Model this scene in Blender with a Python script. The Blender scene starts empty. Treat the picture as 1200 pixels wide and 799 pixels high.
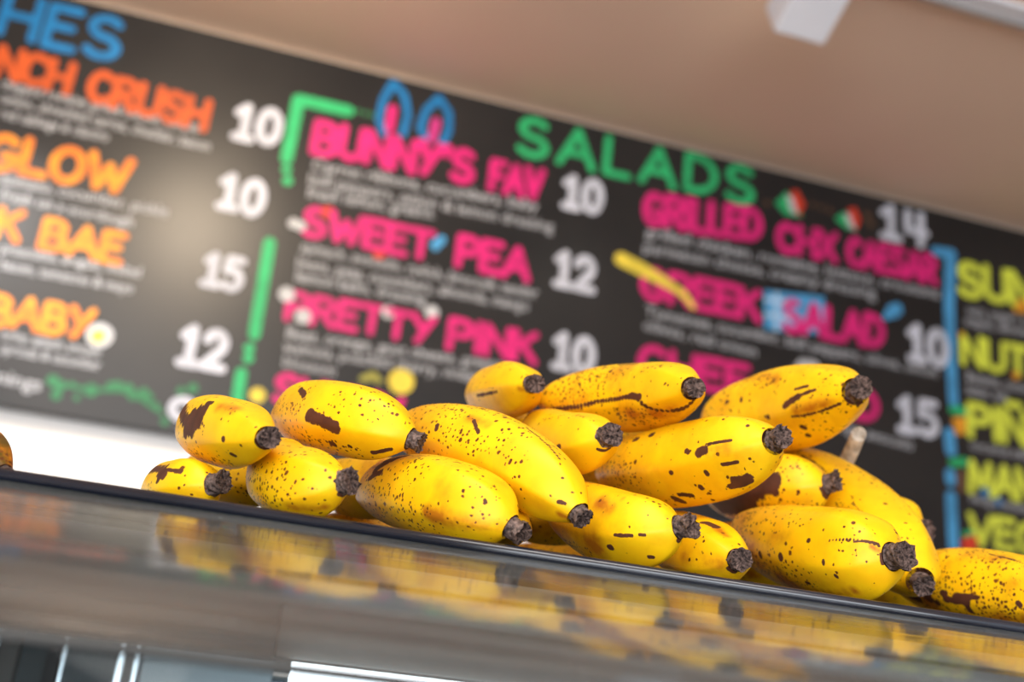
import bpy, bmesh, math, random
import numpy as np
from mathutils import Vector, Matrix

random.seed(7)
SC = bpy.context.scene
COL = SC.collection
RAD = math.radians

# ------------------------------------------------------------------ camera
EYE = 1.20                      # lens height above the floor
cam_d = bpy.data.cameras.new('camera')
cam = bpy.data.objects.new('camera', cam_d); COL.objects.link(cam)
cam.matrix_world = Matrix(((0.95549015, -0.18684176, -0.22831717, 0.0),
                           (-0.27542303, -0.28755071, -0.91730951, 0.0),
                           (0.10573895, 0.93936401, -0.3262124, EYE),
                           (0, 0, 0, 1)))
cam_d.sensor_width = 36.0
cam_d.lens = 36.0 * 1314.24 / 1200.0
cam_d.clip_start = 0.02
cam_d.dof.use_dof = True
cam_d.dof.focus_distance = 0.56
cam_d.dof.aperture_fstop = 5.6
SC.camera = cam

# ------------------------------------------------------------------ light and exposure
SC.view_settings.view_transform = 'Standard'
SC.view_settings.look = 'None'
SC.view_settings.gamma = 1.0
SC.view_settings.use_curve_mapping = False
SC.view_settings.exposure = 0.75

world = bpy.data.worlds.new('daylight'); SC.world = world
world.use_nodes = True
bg = world.node_tree.nodes['Background']
bg.inputs['Color'].default_value = (0.86, 0.92, 1.0, 1)
bg.inputs['Strength'].default_value = 0.70


def area(name, loc, target, sx, sy, power, color):
    d = bpy.data.lights.new(name, 'AREA'); d.shape = 'RECTANGLE'
    d.size = sx; d.size_y = sy; d.energy = power; d.color = color
    o = bpy.data.objects.new(name, d); COL.objects.link(o)
    o.location = loc
    o.rotation_euler = (Vector(target) - Vector(loc)).to_track_quat('-Z', 'Y').to_euler()
    return o


def spot(name, loc, target, power, color, angle, blend=0.6, size=0.04):
    d = bpy.data.lights.new(name, 'SPOT'); d.energy = power; d.color = color
    d.spot_size = RAD(angle); d.spot_blend = blend; d.shadow_soft_size = size
    o = bpy.data.objects.new(name, d); COL.objects.link(o)
    o.location = loc
    o.rotation_euler = (Vector(target) - Vector(loc)).to_track_quat('-Z', 'Y').to_euler()
    return o


# daylight through the shop front behind the camera, a big soft ceiling light over the counter
area('shopfront_daylight', (-0.8, -3.2, 1.5), (0.9, 1.4, 2.2), 4.0, 1.8, 92, (0.92, 0.96, 1.0))
area('ceiling_light_panel', (-0.35, -0.25, 2.74), (0.2, 0.55, 1.3), 1.3, 0.9, 22, (1.0, 0.97, 0.93))
# track lamp out of frame whose sheen falls on the board, and an added unseen spot that brightens the lower wall
spot('track_lamp_light', (-0.24, 1.42, 2.70), (-0.10, 2.58, 2.25), 42, (1.0, 0.80, 0.58), 110, 0.9, 0.10)
spot('wall_wash_light', (-0.9, 1.70, 2.68), (-0.6, 2.62, 1.45), 60, (1.0, 0.97, 0.94), 70, 0.9, 0.06)

# ------------------------------------------------------------------ materials


def mat(name, color=(0.8, 0.8, 0.8), rough=0.5, metal=0.0, spec=0.5, coat=0.0):
    m = bpy.data.materials.new(name); m.use_nodes = True
    b = m.node_tree.nodes['Principled BSDF']
    b.inputs['Base Color'].default_value = (*color, 1)
    b.inputs['Roughness'].default_value = rough
    b.inputs['Metallic'].default_value = metal
    b.inputs['Specular IOR Level'].default_value = spec
    b.inputs['Coat Weight'].default_value = coat
    return m


def noisy(m, c1, c2, scale, detail=4.0, stretch=(1, 1, 1), rough_var=0.0, bump=0.0, lo=0.35, hi=0.65):
    """procedural mottling between two colours of the surface itself"""
    nt = m.node_tree; N = nt.nodes; L = nt.links
    b = N['Principled BSDF']
    tc = N.new('ShaderNodeTexCoord'); mp = N.new('ShaderNodeMapping')
    mp.inputs['Scale'].default_value = stretch
    nz = N.new('ShaderNodeTexNoise'); nz.inputs['Scale'].default_value = scale; nz.inputs['Detail'].default_value = detail
    rp = N.new('ShaderNodeValToRGB')
    rp.color_ramp.elements[0].position = lo; rp.color_ramp.elements[0].color = (*c1, 1)
    rp.color_ramp.elements[1].position = hi; rp.color_ramp.elements[1].color = (*c2, 1)
    L.new(tc.outputs['Object'], mp.inputs['Vector']); L.new(mp.outputs['Vector'], nz.inputs['Vector'])
    L.new(nz.outputs['Fac'], rp.inputs['Fac']); L.new(rp.outputs['Color'], b.inputs['Base Color'])
    if rough_var:
        mr = N.new('ShaderNodeMapRange'); r0 = b.inputs['Roughness'].default_value
        mr.inputs['To Min'].default_value = max(0.02, r0 - rough_var); mr.inputs['To Max'].default_value = r0 + rough_var
        L.new(nz.outputs['Fac'], mr.inputs['Value']); L.new(mr.outputs['Result'], b.inputs['Roughness'])
    if bump:
        bp = N.new('ShaderNodeBump'); bp.inputs['Strength'].default_value = bump; bp.inputs['Distance'].default_value = 0.002
        L.new(nz.outputs['Fac'], bp.inputs['Height']); L.new(bp.outputs['Normal'], b.inputs['Normal'])
    return m


M = {}
M['ceiling'] = noisy(mat('ceiling_paint', rough=0.8), (0.77, 0.575, 0.44), (0.81, 0.605, 0.465), 1.5)
M['wall'] = noisy(mat('white_wall_paint', rough=0.7), (0.86, 0.85, 0.83), (0.90, 0.89, 0.87), 3.0)
M['wall_side'] = noisy(mat('warm_wall_paint', rough=0.7), (0.55, 0.50, 0.45), (0.60, 0.54, 0.48), 2.0)
M['floor'] = noisy(mat('wood_floor', rough=0.45), (0.22, 0.13, 0.07), (0.36, 0.22, 0.12), 3.0, 6, (1, 9, 1), 0.1)
M['board'] = noisy(mat('black_chalkboard', rough=0.35, spec=0.33), (0.012, 0.012, 0.013), (0.022, 0.021, 0.021), 2.2, 6)
M['rim'] = noisy(mat('black_rubber_trim', rough=0.16, spec=0.6), (0.006, 0.008, 0.014), (0.016, 0.019, 0.030), 60, 5, (0.15, 1, 1), 0.08)
M['plate'] = noisy(mat('black_glass_top', rough=0.25, spec=0.5), (0.015, 0.016, 0.018), (0.03, 0.03, 0.032), 20, 4, (1, 1, 1), 0.08)
M['steel'] = noisy(mat('brushed_steel', rough=0.40, metal=0.85), (0.17, 0.19, 0.20), (0.25, 0.275, 0.285), 40, 6, (0.06, 1, 1), 0.08)
M['grey_inner'] = noisy(mat('grey_case_lining', rough=0.5), (0.07, 0.073, 0.07), (0.105, 0.105, 0.098), 30, 6, (0.08, 1, 1), 0.08)
M['teal_inner'] = noisy(mat('teal_grey_case_back', rough=0.4), (0.035, 0.055, 0.062), (0.055, 0.08, 0.09), 14, 5, (1, 1, 0.3), 0.1)
M['joint'] = noisy(mat('dark_grey_joint', rough=0.6), (0.028, 0.029, 0.028), (0.045, 0.046, 0.044), 30, 5, (0.1, 1, 1))
M['taupe'] = noisy(mat('taupe_post', rough=0.5), (0.17, 0.155, 0.145), (0.22, 0.20, 0.185), 20)
M['dark_slot'] = noisy(mat('dark_gasket', rough=0.5), (0.02, 0.022, 0.025), (0.035, 0.038, 0.042), 30)
M['bright_edge'] = noisy(mat('polished_aluminium', rough=0.22, metal=0.9), (0.75, 0.80, 0.84), (0.86, 0.90, 0.94), 50, 4, (1, 1, 0.1))
M['door_pane'] = noisy(mat('blue_grey_glass', rough=0.12, spec=0.7), (0.05, 0.075, 0.105), (0.08, 0.11, 0.15), 6)
M['cabinet'] = noisy(mat('dark_laminate', rough=0.5), (0.05, 0.045, 0.04), (0.075, 0.065, 0.06), 8, 5, (1, 1, 8))
M['lamp_white'] = noisy(mat('white_lamp_enamel', rough=0.45), (0.72, 0.74, 0.80), (0.76, 0.78, 0.84), 10)
M['lamp_grey'] = noisy(mat('grey_lamp_enamel', rough=0.5), (0.34, 0.33, 0.33), (0.38, 0.37, 0.37), 10)


def emitter(name, color, strength):
    m = bpy.data.materials.new(name); m.use_nodes = True
    b = m.node_tree.nodes['Principled BSDF']
    b.inputs['Base Color'].default_value = (0.9, 0.9, 0.9, 1)
    b.inputs['Emission Color'].default_value = (*color, 1)
    b.inputs['Emission Strength'].default_value = strength
    return m


M['tube'] = emitter('lit_light_tube', (0.86, 0.94, 1.0), 3.0)
M['lens'] = emitter('lit_lamp_lens', (1.0, 0.9, 0.75), 6.0)


def glass_mat(name, tint, haze, haze_col, rough, ior, streak):
    """thin sheet: what is behind shows through, the sheet mirrors at grazing angles, dust on it scatters a little"""
    m = bpy.data.materials.new(name); m.use_nodes = True
    nt = m.node_tree; N = nt.nodes; L = nt.links
    N.remove(N['Principled BSDF']); out = N['Material Output']
    tr = N.new('ShaderNodeBsdfTransparent'); tr.inputs['Color'].default_value = (*tint, 1)
    gl = N.new('ShaderNodeBsdfGlossy'); gl.inputs['Roughness'].default_value = rough
    gl.inputs['Color'].default_value = (0.96, 0.98, 1.0, 1)
    df = N.new('ShaderNodeBsdfDiffuse'); df.inputs['Color'].default_value = (*haze_col, 1)
    fr = N.new('ShaderNodeFresnel'); fr.inputs['IOR'].default_value = ior
    tc = N.new('ShaderNodeTexCoord'); mp = N.new('ShaderNodeMapping'); mp.inputs['Scale'].default_value = (0.5, 6, 6)
    nz = N.new('ShaderNodeTexNoise'); nz.inputs['Scale'].default_value = 14; nz.inputs['Detail'].default_value = 6
    L.new(tc.outputs['Object'], mp.inputs['Vector']); L.new(mp.outputs['Vector'], nz.inputs['Vector'])
    bp = N.new('ShaderNodeBump'); bp.inputs['Strength'].default_value = streak; bp.inputs['Distance'].default_value = 0.0006
    L.new(nz.outputs['Fac'], bp.inputs['Height']); L.new(bp.outputs['Normal'], gl.inputs['Normal'])
    # dust in lengthwise streaks and fine specks
    vo = N.new('ShaderNodeTexNoise'); vo.inputs['Scale'].default_value = 420; vo.inputs['Detail'].default_value = 2
    L.new(tc.outputs['Object'], vo.inputs['Vector'])
    sp = N.new('ShaderNodeMapRange'); sp.inputs['From Min'].default_value = 0.66; sp.inputs['From Max'].default_value = 0.72
    sp.inputs['To Max'].default_value = 0.30 if haze else 0.04
    L.new(vo.outputs['Fac'], sp.inputs['Value'])
    mr = N.new('ShaderNodeMapRange'); mr.inputs['From Min'].default_value = 0.3; mr.inputs['From Max'].default_value = 0.75
    mr.inputs['To Min'].default_value = haze * 0.4; mr.inputs['To Max'].default_value = haze * 1.7
    L.new(nz.outputs['Fac'], mr.inputs['Value'])
    ad = N.new('ShaderNodeMath'); ad.operation = 'ADD'; ad.use_clamp = True
    L.new(mr.outputs['Result'], ad.inputs[0]); L.new(sp.outputs['Result'], ad.inputs[1])
    m1 = N.new('ShaderNodeMixShader'); m2 = N.new('ShaderNodeMixShader')
    L.new(fr.outputs['Fac'], m1.inputs['Fac']); L.new(tr.outputs[0], m1.inputs[1]); L.new(gl.outputs[0], m1.inputs[2])
    L.new(ad.outputs[0], m2.inputs['Fac']); L.new(m1.outputs[0], m2.inputs[1]); L.new(df.outputs[0], m2.inputs[2])
    L.new(m2.outputs[0], out.inputs['Surface'])
    return m


M['glass'] = glass_mat('dusty_counter_glass', (0.90, 0.95, 0.94), 0.12, (0.30, 0.33, 0.33), 0.085, 1.75, 0.35)
M['glass_clear'] = glass_mat('clear_counter_glass', (0.86, 0.93, 0.95), 0.0, (0.45, 0.50, 0.52), 0.03, 1.18, 0.1)


def paint(name, color, c2=None):
    m = mat(name, color, 0.55, 0, 0.35)
    d = c2 or tuple(min(1, v * 0.80) for v in color)
    return noisy(m, d, color, 24, 5, (1, 1, 1), lo=0.38, hi=0.60)


P = {
    'blue': paint('blue_chalk_paint', (0.004, 0.165, 0.42)),  # colour lowered for the weaker light on the top heading
    'orange_red': paint('burnt_orange_chalk_paint', (0.56, 0.085, 0.010)),  # orange darkened in the paint for the dimmer light near the board top
    'orange': paint('orange_chalk_paint', (0.76, 0.18, 0.010), (0.78, 0.28, 0.012)),
    'white': paint('white_chalk_paint', (0.58, 0.60, 0.68)),
    'chalk': paint('pale_chalk_paint', (0.52, 0.53, 0.55)),
    'script': paint('grey_chalk_script', (0.42, 0.43, 0.46)),
    'green': paint('green_chalk_paint', (0.025, 0.45, 0.155)),
    'dark_green': paint('dark_green_chalk_paint', (0.025, 0.17, 0.065)),
    'pink': paint('pink_chalk_paint', (0.70, 0.014, 0.185)),
    'dark_pink': paint('plum_chalk_paint', (0.50, 0.03, 0.20)),
    'lime': paint('lime_chalk_paint', (0.72, 0.80, 0.07)),
    'yellow': paint('yellow_chalk_paint', (0.80, 0.62, 0.06)),
    'sky_blue': paint('sky_blue_chalk_paint', (0.07, 0.33, 0.62)),
    'pale_blue': paint('pale_blue_chalk_paint', (0.38, 0.58, 0.80)),
    'red': paint('red_chalk_paint', (0.68, 0.05, 0.02)),
    'brown': paint('brown_chalk_paint', (0.12, 0.06, 0.03)),
    'amber': paint('amber_chalk_paint', (0.75, 0.32, 0.02)),
    'olive': paint('olive_chalk_paint', (0.32, 0.30, 0.05)),
}

# ------------------------------------------------------------------ helpers


def new_obj(name, verts, faces, material, parent=None, smooth=False):
    me = bpy.data.meshes.new(name)
    me.from_pydata([tuple(v) for v in verts], [], faces)
    me.update()
    if smooth:
        me.polygons.foreach_set('use_smooth', [True] * len(me.polygons))
    if material: me.materials.append(material)
    o = bpy.data.objects.new(name, me); COL.objects.link(o)
    if parent: o.parent = parent
    return o


def from_bm(name, bm, material, parent=None, smooth=False):
    bmesh.ops.recalc_face_normals(bm, faces=bm.faces)
    me = bpy.data.meshes.new(name); bm.to_mesh(me); bm.free()
    if smooth: me.polygons.foreach_set('use_smooth', [True] * len(me.polygons))
    me.materials.append(material)
    o = bpy.data.objects.new(name, me); COL.objects.link(o)
    if parent: o.parent = parent
    return o


def box_bm(bm, lo, hi, mtx=None, bevel=0.0):
    r = bmesh.ops.create_cube(bm, size=1.0)
    vs = r['verts']
    for v in vs:
        v.co = Vector([lo[i] + (v.co[i] + 0.5) * (hi[i] - lo[i]) for i in range(3)])
    if bevel:
        es = list({e for v in vs for e in v.link_edges})
        q = bmesh.ops.bevel(bm, geom=es, offset=bevel, segments=2, affect='EDGES', profile=0.5)
        vs = list({v for f in q['faces'] for v in f.verts} | {v for v in vs if v.is_valid})
    if mtx:
        for v in vs: v.co = mtx @ v.co
    return vs


def box(name, lo, hi, material, parent=None, bevel=0.0, origin=(0, 0, 0)):
    bm = bmesh.new()
    lo2 = [lo[i] - origin[i] for i in range(3)]; hi2 = [hi[i] - origin[i] for i in range(3)]
    box_bm(bm, lo2, hi2, None, bevel)
    return from_bm(name, bm, material, parent)


def empty(name, loc, label, cat, group=None):
    o = bpy.data.objects.new(name, None); COL.objects.link(o)
    o.location = loc; o.empty_display_size = 0.05
    o['label'] = label; o['category'] = cat
    if group: o['group'] = group
    return o


def structure(o):
    o['kind'] = 'structure'; return o


def extrude_profile(name, prof, x0, x1, material, parent, origin, smooth=True, closed=True, nx=2):
    """a profile in (y, z) drawn out along x"""
    n = len(prof); V = []; F = []
    for i in range(nx):
        x = x0 + (x1 - x0) * i / (nx - 1)
        V += [(x - origin[0], y - origin[1], z - origin[2]) for y, z in prof]
    for i in range(nx - 1):
        for j in range(n if closed else n - 1):
            k = (j + 1) % n
            F.append((i * n + j, i * n + k, (i + 1) * n + k, (i + 1) * n + j))
    if closed:
        F.append(tuple(range(n))[::-1]); F.append(tuple((nx - 1) * n + j for j in range(n)))
    o = new_obj(name, V, F, material, parent, smooth)
    if closed:
        bm = bmesh.new(); bm.from_mesh(o.data); bmesh.ops.recalc_face_normals(bm, faces=bm.faces); bm.to_mesh(o.data); bm.free()
    return o


def tube_bm(bm, pts, r, seg=14):
    rings = []
    for i, p in enumerate(pts):
        a = Vector(pts[max(i - 1, 0)]); b = Vector(pts[min(i + 1, len(pts) - 1)])
        d = (b - a).normalized()
        u = d.cross(Vector((0, 0, 1)));
        if u.length < 1e-3: u = d.cross(Vector((1, 0, 0)))
        u.normalize(); w = u.cross(d)
        rings.append([bm.verts.new(Vector(p) + (u * math.cos(2 * math.pi * k / seg) + w * math.sin(2 * math.pi * k / seg)) * r) for k in range(seg)])
    for a, b in zip(rings, rings[1:]):
        for k in range(seg):
            bm.faces.new((a[k], a[(k + 1) % seg], b[(k + 1) % seg], b[k]))
    bm.faces.new(rings[0][::-1]); bm.faces.new(rings[-1])


# ------------------------------------------------------------------ the room
WALL_Y = 2.62
CEIL = 2.800
structure(box('floor', (-3.6, -3.6, -0.1), (4.6, 2.75, 0.0), M['floor']))
structure(box('ceiling', (-3.6, -3.6, CEIL), (4.6, 2.75, CEIL + 0.1), M['ceiling']))
structure(box('wall_back', (-3.6, WALL_Y, 0.0), (4.6, WALL_Y + 0.13, CEIL), M['wall']))
structure(box('wall_left', (-3.7, -3.6, 0.0), (-3.6, 2.75, CEIL), M['wall_side']))
structure(box('wall_right', (4.6, -3.6, 0.0), (4.7, 2.75, CEIL), M['wall_side']))

# ------------------------------------------------------------------ glass display case the bananas lie on
CX0, CX1 = -0.165, 1.25
YF = 0.5
PLATE = EYE + 0.0795
case = empty('display_case', (0.5, 0.75, 0.0), 'long glass fronted food display case with black edged top carrying the bananas', 'display case')
O = (0.5, 0.75, 0.0)
# rounded black trim along the front edge of the top
trim = [(YF + 0.0085, EYE + 0.0800), (YF + 0.0055, EYE + 0.0805)] + [(YF + 0.0035 - 0.0035 * math.sin(RAD(a)), EYE + 0.0774 + 0.0031 * math.cos(RAD(a))) for a in range(0, 181, 15)] + [(YF + 0.0085, EYE + 0.0743)]
extrude_profile('edge_trim', trim, CX0, CX1, M['rim'], case, O)
box('top_panel', (CX0, YF + 0.0085, EYE + 0.0700), (CX1, 1.06, PLATE), M['plate'], case, 0.0, O)
box('under_panel', (CX0, YF + 0.03, EYE + 0.0660), (CX1, 1.05, EYE + 0.0695), M['grey_inner'], case, 0.0, O)


def bend(pts, k=6, d=0.012):
    out = [pts[0]]
    for i in range(1, len(pts) - 1):
        p = Vector(pts[i]); a = (Vector(pts[i - 1]) - p).normalized() * d + p; b = (Vector(pts[i + 1]) - p).normalized() * d + p
        for j in range(k + 1):
            t = j / k; q = (1 - t) ** 2 * a + 2 * t * (1 - t) * p + t * t * b
            out.append((q.x, q.y))
    out.append(pts[-1]); return out


gp = [(YF + 0.0008, EYE + 0.0750)]
for n_, dy, sl in ((4, 0.1066, 16.3), (2, 0.022, 17.5), (2, 0.022, 19.5), (2, 0.022, 22.0), (2, 0.020, 24.5)):
    for k_ in range(n_):
        gp.append((gp[-1][0] - dy / n_, gp[-1][1] - dy / n_ * math.tan(RAD(sl))))
G1, G2 = gp[4], gp[-1]
G3 = (G2[0] - 0.018, EYE - 0.030)
G4 = (G2[0] - 0.026, EYE - 0.46)
extrude_profile('curved_front_glass', gp, CX0, CX1, M['glass'], case, O, True, False, 24)
lp = [(G2[0] - 0.001, G2[1] - 0.003), G3, G4]
extrude_profile('lower_front_glass', bend(lp, 6, 0.012), CX0, CX1, M['glass_clear'], case, O, True, False, 24)
box('seal_strip', (CX0, G1[0] - 0.0008, G1[1] - 0.0022), (CX1, G1[0] + 0.0008, G1[1] - 0.0006), M['dark_slot'], case, 0.0, O)
box('glass_joint', (CX0, G2[0] - 0.003, G2[1] - 0.0036), (CX1, G2[0] + 0.003, G2[1] - 0.0005), M['joint'], case, 0.001, O)
# inside: end wall, back wall with a header rail, posts and sliding doors, and a light tube
extrude_profile('end_panel', [(YF + 0.01, EYE + 0.066), (1.05, EYE + 0.066), (1.05, EYE - 0.46), (0.30, EYE - 0.46), (0.31, EYE + 0.0), (0.40, EYE + 0.035)], CX0 - 0.012, CX0, M['grey_inner'], case, O, False)
extrude_profile('end_panel', [(YF + 0.01, EYE + 0.066), (1.05, EYE + 0.066), (1.05, EYE - 0.46), (0.30, EYE - 0.46), (0.31, EYE + 0.0), (0.40, EYE + 0.035)], CX1, CX1 + 0.012, M['grey_inner'], case, O, False)
BY = 1.00
box('back_header', (CX0, BY, EYE + 0.034), (CX1, BY + 0.05, EYE + 0.066), M['grey_inner'], case, 0.0, O)
for zz in (0.036, 0.047):
    box('header_rail', (CX0, BY - 0.010, EYE + zz), (CX1, BY, EYE + zz + 0.0045), M['grey_inner'], case, 0.001, O)
box('back_panel', (CX0, BY + 0.02, EYE - 0.46), (CX1, BY + 0.05, EYE + 0.034), M['teal_inner'], case, 0.0, O)
for a, b, m_ in ((-0.158, -0.141, 'bright_edge'), (-0.140, -0.126, 'taupe'), (-0.104, -0.094, 'dark_slot'), (-0.093, -0.090, 'bright_edge'),
                 (-0.050, -0.045, 'bright_edge'), (-0.044, -0.037, 'taupe'), (-0.037, -0.0335, 'bright_edge')):
    box('door_post', (a, BY + 0.002, EYE - 0.46), (b, BY + 0.02, EYE + 0.033), M[m_], case, 0.0006, O)
for i in range(3):
    xa = -0.031 + i * 0.425
    dr = box('sliding_door', (xa, BY + 0.004, EYE - 0.46), (xa + 0.42, BY + 0.019, EYE + 0.033), M['steel'], case, 0.001, O)
    box('door_pane', (xa + 0.006, BY + 0.0015, EYE - 0.43), (xa + 0.414, BY + 0.0036, EYE + 0.004), M['door_pane'], dr, 0.0, O)
bm = bmesh.new(); tube_bm(bm, [(0.072 - O[0], 0.80 - O[1], EYE + 0.0210), (1.18 - O[0], 0.80 - O[1], EYE + 0.0210)], 0.0068)
lt = from_bm('light_tube', bm, M['tube'], case, True)
for xa in (0.060, 1.18):
    bm = bmesh.new(); tube_bm(bm, [(xa - O[0], 0.80 - O[1], EYE + 0.0210), (xa + 0.011 - O[0], 0.80 - O[1], EYE + 0.0210)], 0.0074)
    from_bm('end_cap', bm, M['bright_edge'], lt)
box('tube_bracket', (0.06, 0.806, EYE + 0.030), (1.20, 0.826, EYE + 0.066), M['grey_inner'], case, 0.001, O)
box('inner_shelf', (CX0, 0.36, EYE - 0.30), (CX1, 0.98, EYE - 0.29), M['steel'], case, 0.001, O)
box('base_cabinet', (CX0, 0.28, 0.06), (CX1, 1.05, EYE - 0.46), M['cabinet'], case, 0.004, O)
box('plinth', (CX0 + 0.03, 0.33, 0.0), (CX1 - 0.03, 1.0, 0.06), M['dark_slot'], case, 0.0, O)

# ------------------------------------------------------------------ lettered menu board
BIG = [
  ('HES', 'heading', 'blue', (-0.7072, 2.6268, -0.4195, 2.6206, 0.1281)),
  ('NCH CRUSH', 'dish_name', 'orange_red', (-0.6876, 2.5144, -0.1825, 2.493, 0.0942)),
  ('GLOW', 'dish_name', 'orange', (-0.6549, 2.281, -0.3259, 2.2907, 0.0999)),
  ('K BAE', 'dish_name', 'orange', (-0.5912, 2.1171, -0.303, 2.1091, 0.084)),
  ('BABY', 'dish_name', 'orange', (-0.5605, 1.9173, -0.3304, 1.923, 0.0802)),
  ('10', 'price', 'white', (-0.1292, 2.495, -0.0062, 2.4979, 0.1087)),
  ('10', 'price', 'white', (-0.1297, 2.3014, -0.0115, 2.3018, 0.1041)),
  ('15', 'price', 'white', (-0.1274, 2.1019, -0.0259, 2.0996, 0.0929)),
  ('12', 'price', 'white', (-0.1442, 1.9019, -0.0283, 1.8992, 0.1069)),
  ('9', 'price', 'white', (-0.1377, 1.7476, -0.0698, 1.7455, 0.0892)),
  ('10', 'price', 'white', (0.7307, 2.5105, 0.8509, 2.5112, 0.1068)),
  ('12', 'price', 'white', (0.7295, 2.2834, 0.849, 2.2825, 0.1089)),
  ('10', 'price', 'white', (0.7468, 2.0641, 0.8659, 2.0617, 0.1061)),
  ('14', 'price', 'white', (1.6875, 2.6399, 1.8537, 2.6397, 0.118)),
  ('10', 'price', 'white', (1.7735, 2.2805, 1.9134, 2.2796, 0.1205)),
  ('15', 'price', 'white', (1.7396, 2.0728, 1.8757, 2.0698, 0.1125)),
  ("BUNNY'S", 'dish_name', 'pink', (0.0659, 2.4994, 0.4942, 2.5132, 0.1048)),
  ('FAV', 'dish_name', 'pink', (0.5292, 2.5094, 0.6829, 2.5141, 0.0979)),
  ('SWEET', 'dish_name', 'pink', (0.0794, 2.2793, 0.4138, 2.2783, 0.0881)),
  ('PEA', 'dish_name', 'pink', (0.4688, 2.281, 0.6726, 2.2759, 0.0974)),
  ('PRETTY', 'dish_name', 'pink', (0.0783, 2.0561, 0.4468, 2.0619, 0.0817)),
  ('PINK', 'dish_name', 'pink', (0.4748, 2.063, 0.7134, 2.06, 0.0908)),
  ('SUNNY', 'dish_name', 'pink', (0.0843, 1.8498, 0.3965, 1.8429, 0.0817)),
  ('SALADS', 'heading', 'green', (0.5899, 2.6325, 1.2924, 2.644, 0.124)),
  ('GRILLED', 'dish_name', 'pink', (0.9608, 2.5142, 1.32, 2.5377, 0.1074)),
  ('CHX', 'dish_name', 'pink', (1.3598, 2.5208, 1.5565, 2.5307, 0.0995)),
  ('CAESAR', 'dish_name', 'pink', (1.5809, 2.5282, 1.8799, 2.5298, 0.0988)),
  ('GREEK', 'dish_name', 'pink', (0.9692, 2.3007, 1.3261, 2.3014, 0.1001)),
  ('SALAD', 'dish_name', 'pink', (1.3852, 2.2936, 1.706, 2.2976, 0.1055)),
  ('CHEF', 'dish_name', 'pink', (0.9783, 2.0829, 1.2994, 2.0821, 0.0977)),
  ('SALAD', 'dish_name', 'pink', (1.3541, 2.0803, 1.6869, 2.0828, 0.0958)),
  ('SUN', 'dish_name', 'lime', (1.942, 2.5138, 2.2156, 2.5255, 0.1204)),
  ('NUT', 'dish_name', 'lime', (1.9474, 2.3039, 2.1804, 2.3072, 0.102)),
  ('PIÑA', 'dish_name', 'lime', (1.9634, 2.0947, 2.2634, 2.1015, 0.1107)),
  ('MANG', 'dish_name', 'lime', (1.9612, 1.9381, 2.2533, 1.9409, 0.102)),
  ('VEG', 'dish_name', 'lime', (1.9569, 1.7978, 2.1943, 1.7927, 0.0938)),
]
SMALL = [
  ('chopped romaine, grilled chicken, tomato', (-0.6595, 2.492, -0.2024, 2.4902, 0.0289)),
  ('onion, shredded carrot, cheddar, bacon', (-0.6507, 2.4552, -0.168, 2.4494, 0.0287)),
  ('red cabbage & cilantro', (-0.6414, 2.4165, -0.3994, 2.4157, 0.0282)),
  ('tomato, cucumber, pickle', (-0.6029, 2.2566, -0.2289, 2.2577, 0.0274)),
  ('fresh on a sourdough', (-0.5935, 2.2174, -0.3002, 2.2143, 0.0271)),
  ('prosciutto, arugula, melted', (-0.5629, 2.0898, -0.2581, 2.0953, 0.0264)),
  ('bacon, tomatoes & mayo', (-0.5538, 2.052, -0.2664, 2.0529, 0.0261)),
  ('turkey, spinach, avocado', (-0.5159, 1.8942, -0.3033, 1.8916, 0.0252)),
  ('sprouts & cucumber', (-0.5081, 1.8617, -0.2965, 1.8605, 0.0251)),
  ('mings', (-0.5132, 1.7956, -0.4076, 1.7899, 0.032)),
  ('Carrot ribbons, cucumbers, baby', (0.081, 2.46, 0.6718, 2.484, 0.0331)),
  ('bell peppers, onion & lemon dressing', (0.0788, 2.4214, 0.7191, 2.4358, 0.0329)),
  ('fresh lemon, greens.', (0.0808, 2.3841, 0.4041, 2.4015, 0.0322)),
  ('spinach, avocado, radish, broccoli, tender', (0.0904, 2.2385, 0.6967, 2.2433, 0.0315)),
  ('beets, peas, cucumbers, almonds, mango', (0.087, 2.1971, 0.6757, 2.2038, 0.0312)),
  ('lemon balm, dressing', (0.0908, 2.1621, 0.4112, 2.1671, 0.0306)),
  ('Beet, orange, goat cheese, greens', (0.0933, 2.0159, 0.6246, 2.0363, 0.03)),
  ('walnuts, poached cherry, vinaigrette', (0.0912, 1.9812, 0.6333, 1.9979, 0.0297)),
  ('blossom', (0.0972, 1.9462, 0.2208, 1.9443, 0.029)),
  ('grilled chicken, romaine, lettuce, croutons', (0.9754, 2.4822, 1.8848, 2.4937, 0.0334)),
  ('parmesan cheese, creamy dressing', (0.9738, 2.4368, 1.6764, 2.4498, 0.0329)),
  ('Tomatoes, cucumber, bell peppers, olives, onion', (0.9917, 2.2572, 1.8714, 2.254, 0.0318)),
  ('olives, red onion', (0.9897, 2.2186, 1.3145, 2.2063, 0.0309)),
  ('egg, avocado', (1.5702, 2.0456, 1.7921, 2.0291, 0.031)),
  ('oats, yogurt, berries', (1.9748, 2.465, 2.2631, 2.476, 0.0324)),
  ('maple, almond', (1.968, 2.4294, 2.1961, 2.4385, 0.032)),
  ('Banana, cacao nibs', (1.9685, 2.2622, 2.2503, 2.2635, 0.031)),
  ('butter, milk', (1.9673, 2.2242, 2.1047, 2.2216, 0.0305)),
  ('coconut milk', (1.9734, 2.0647, 2.176, 2.0646, 0.0296)),
  ('mango, banana, lime', (1.9686, 1.9157, 2.2235, 1.9124, 0.0287)),
]
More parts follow.
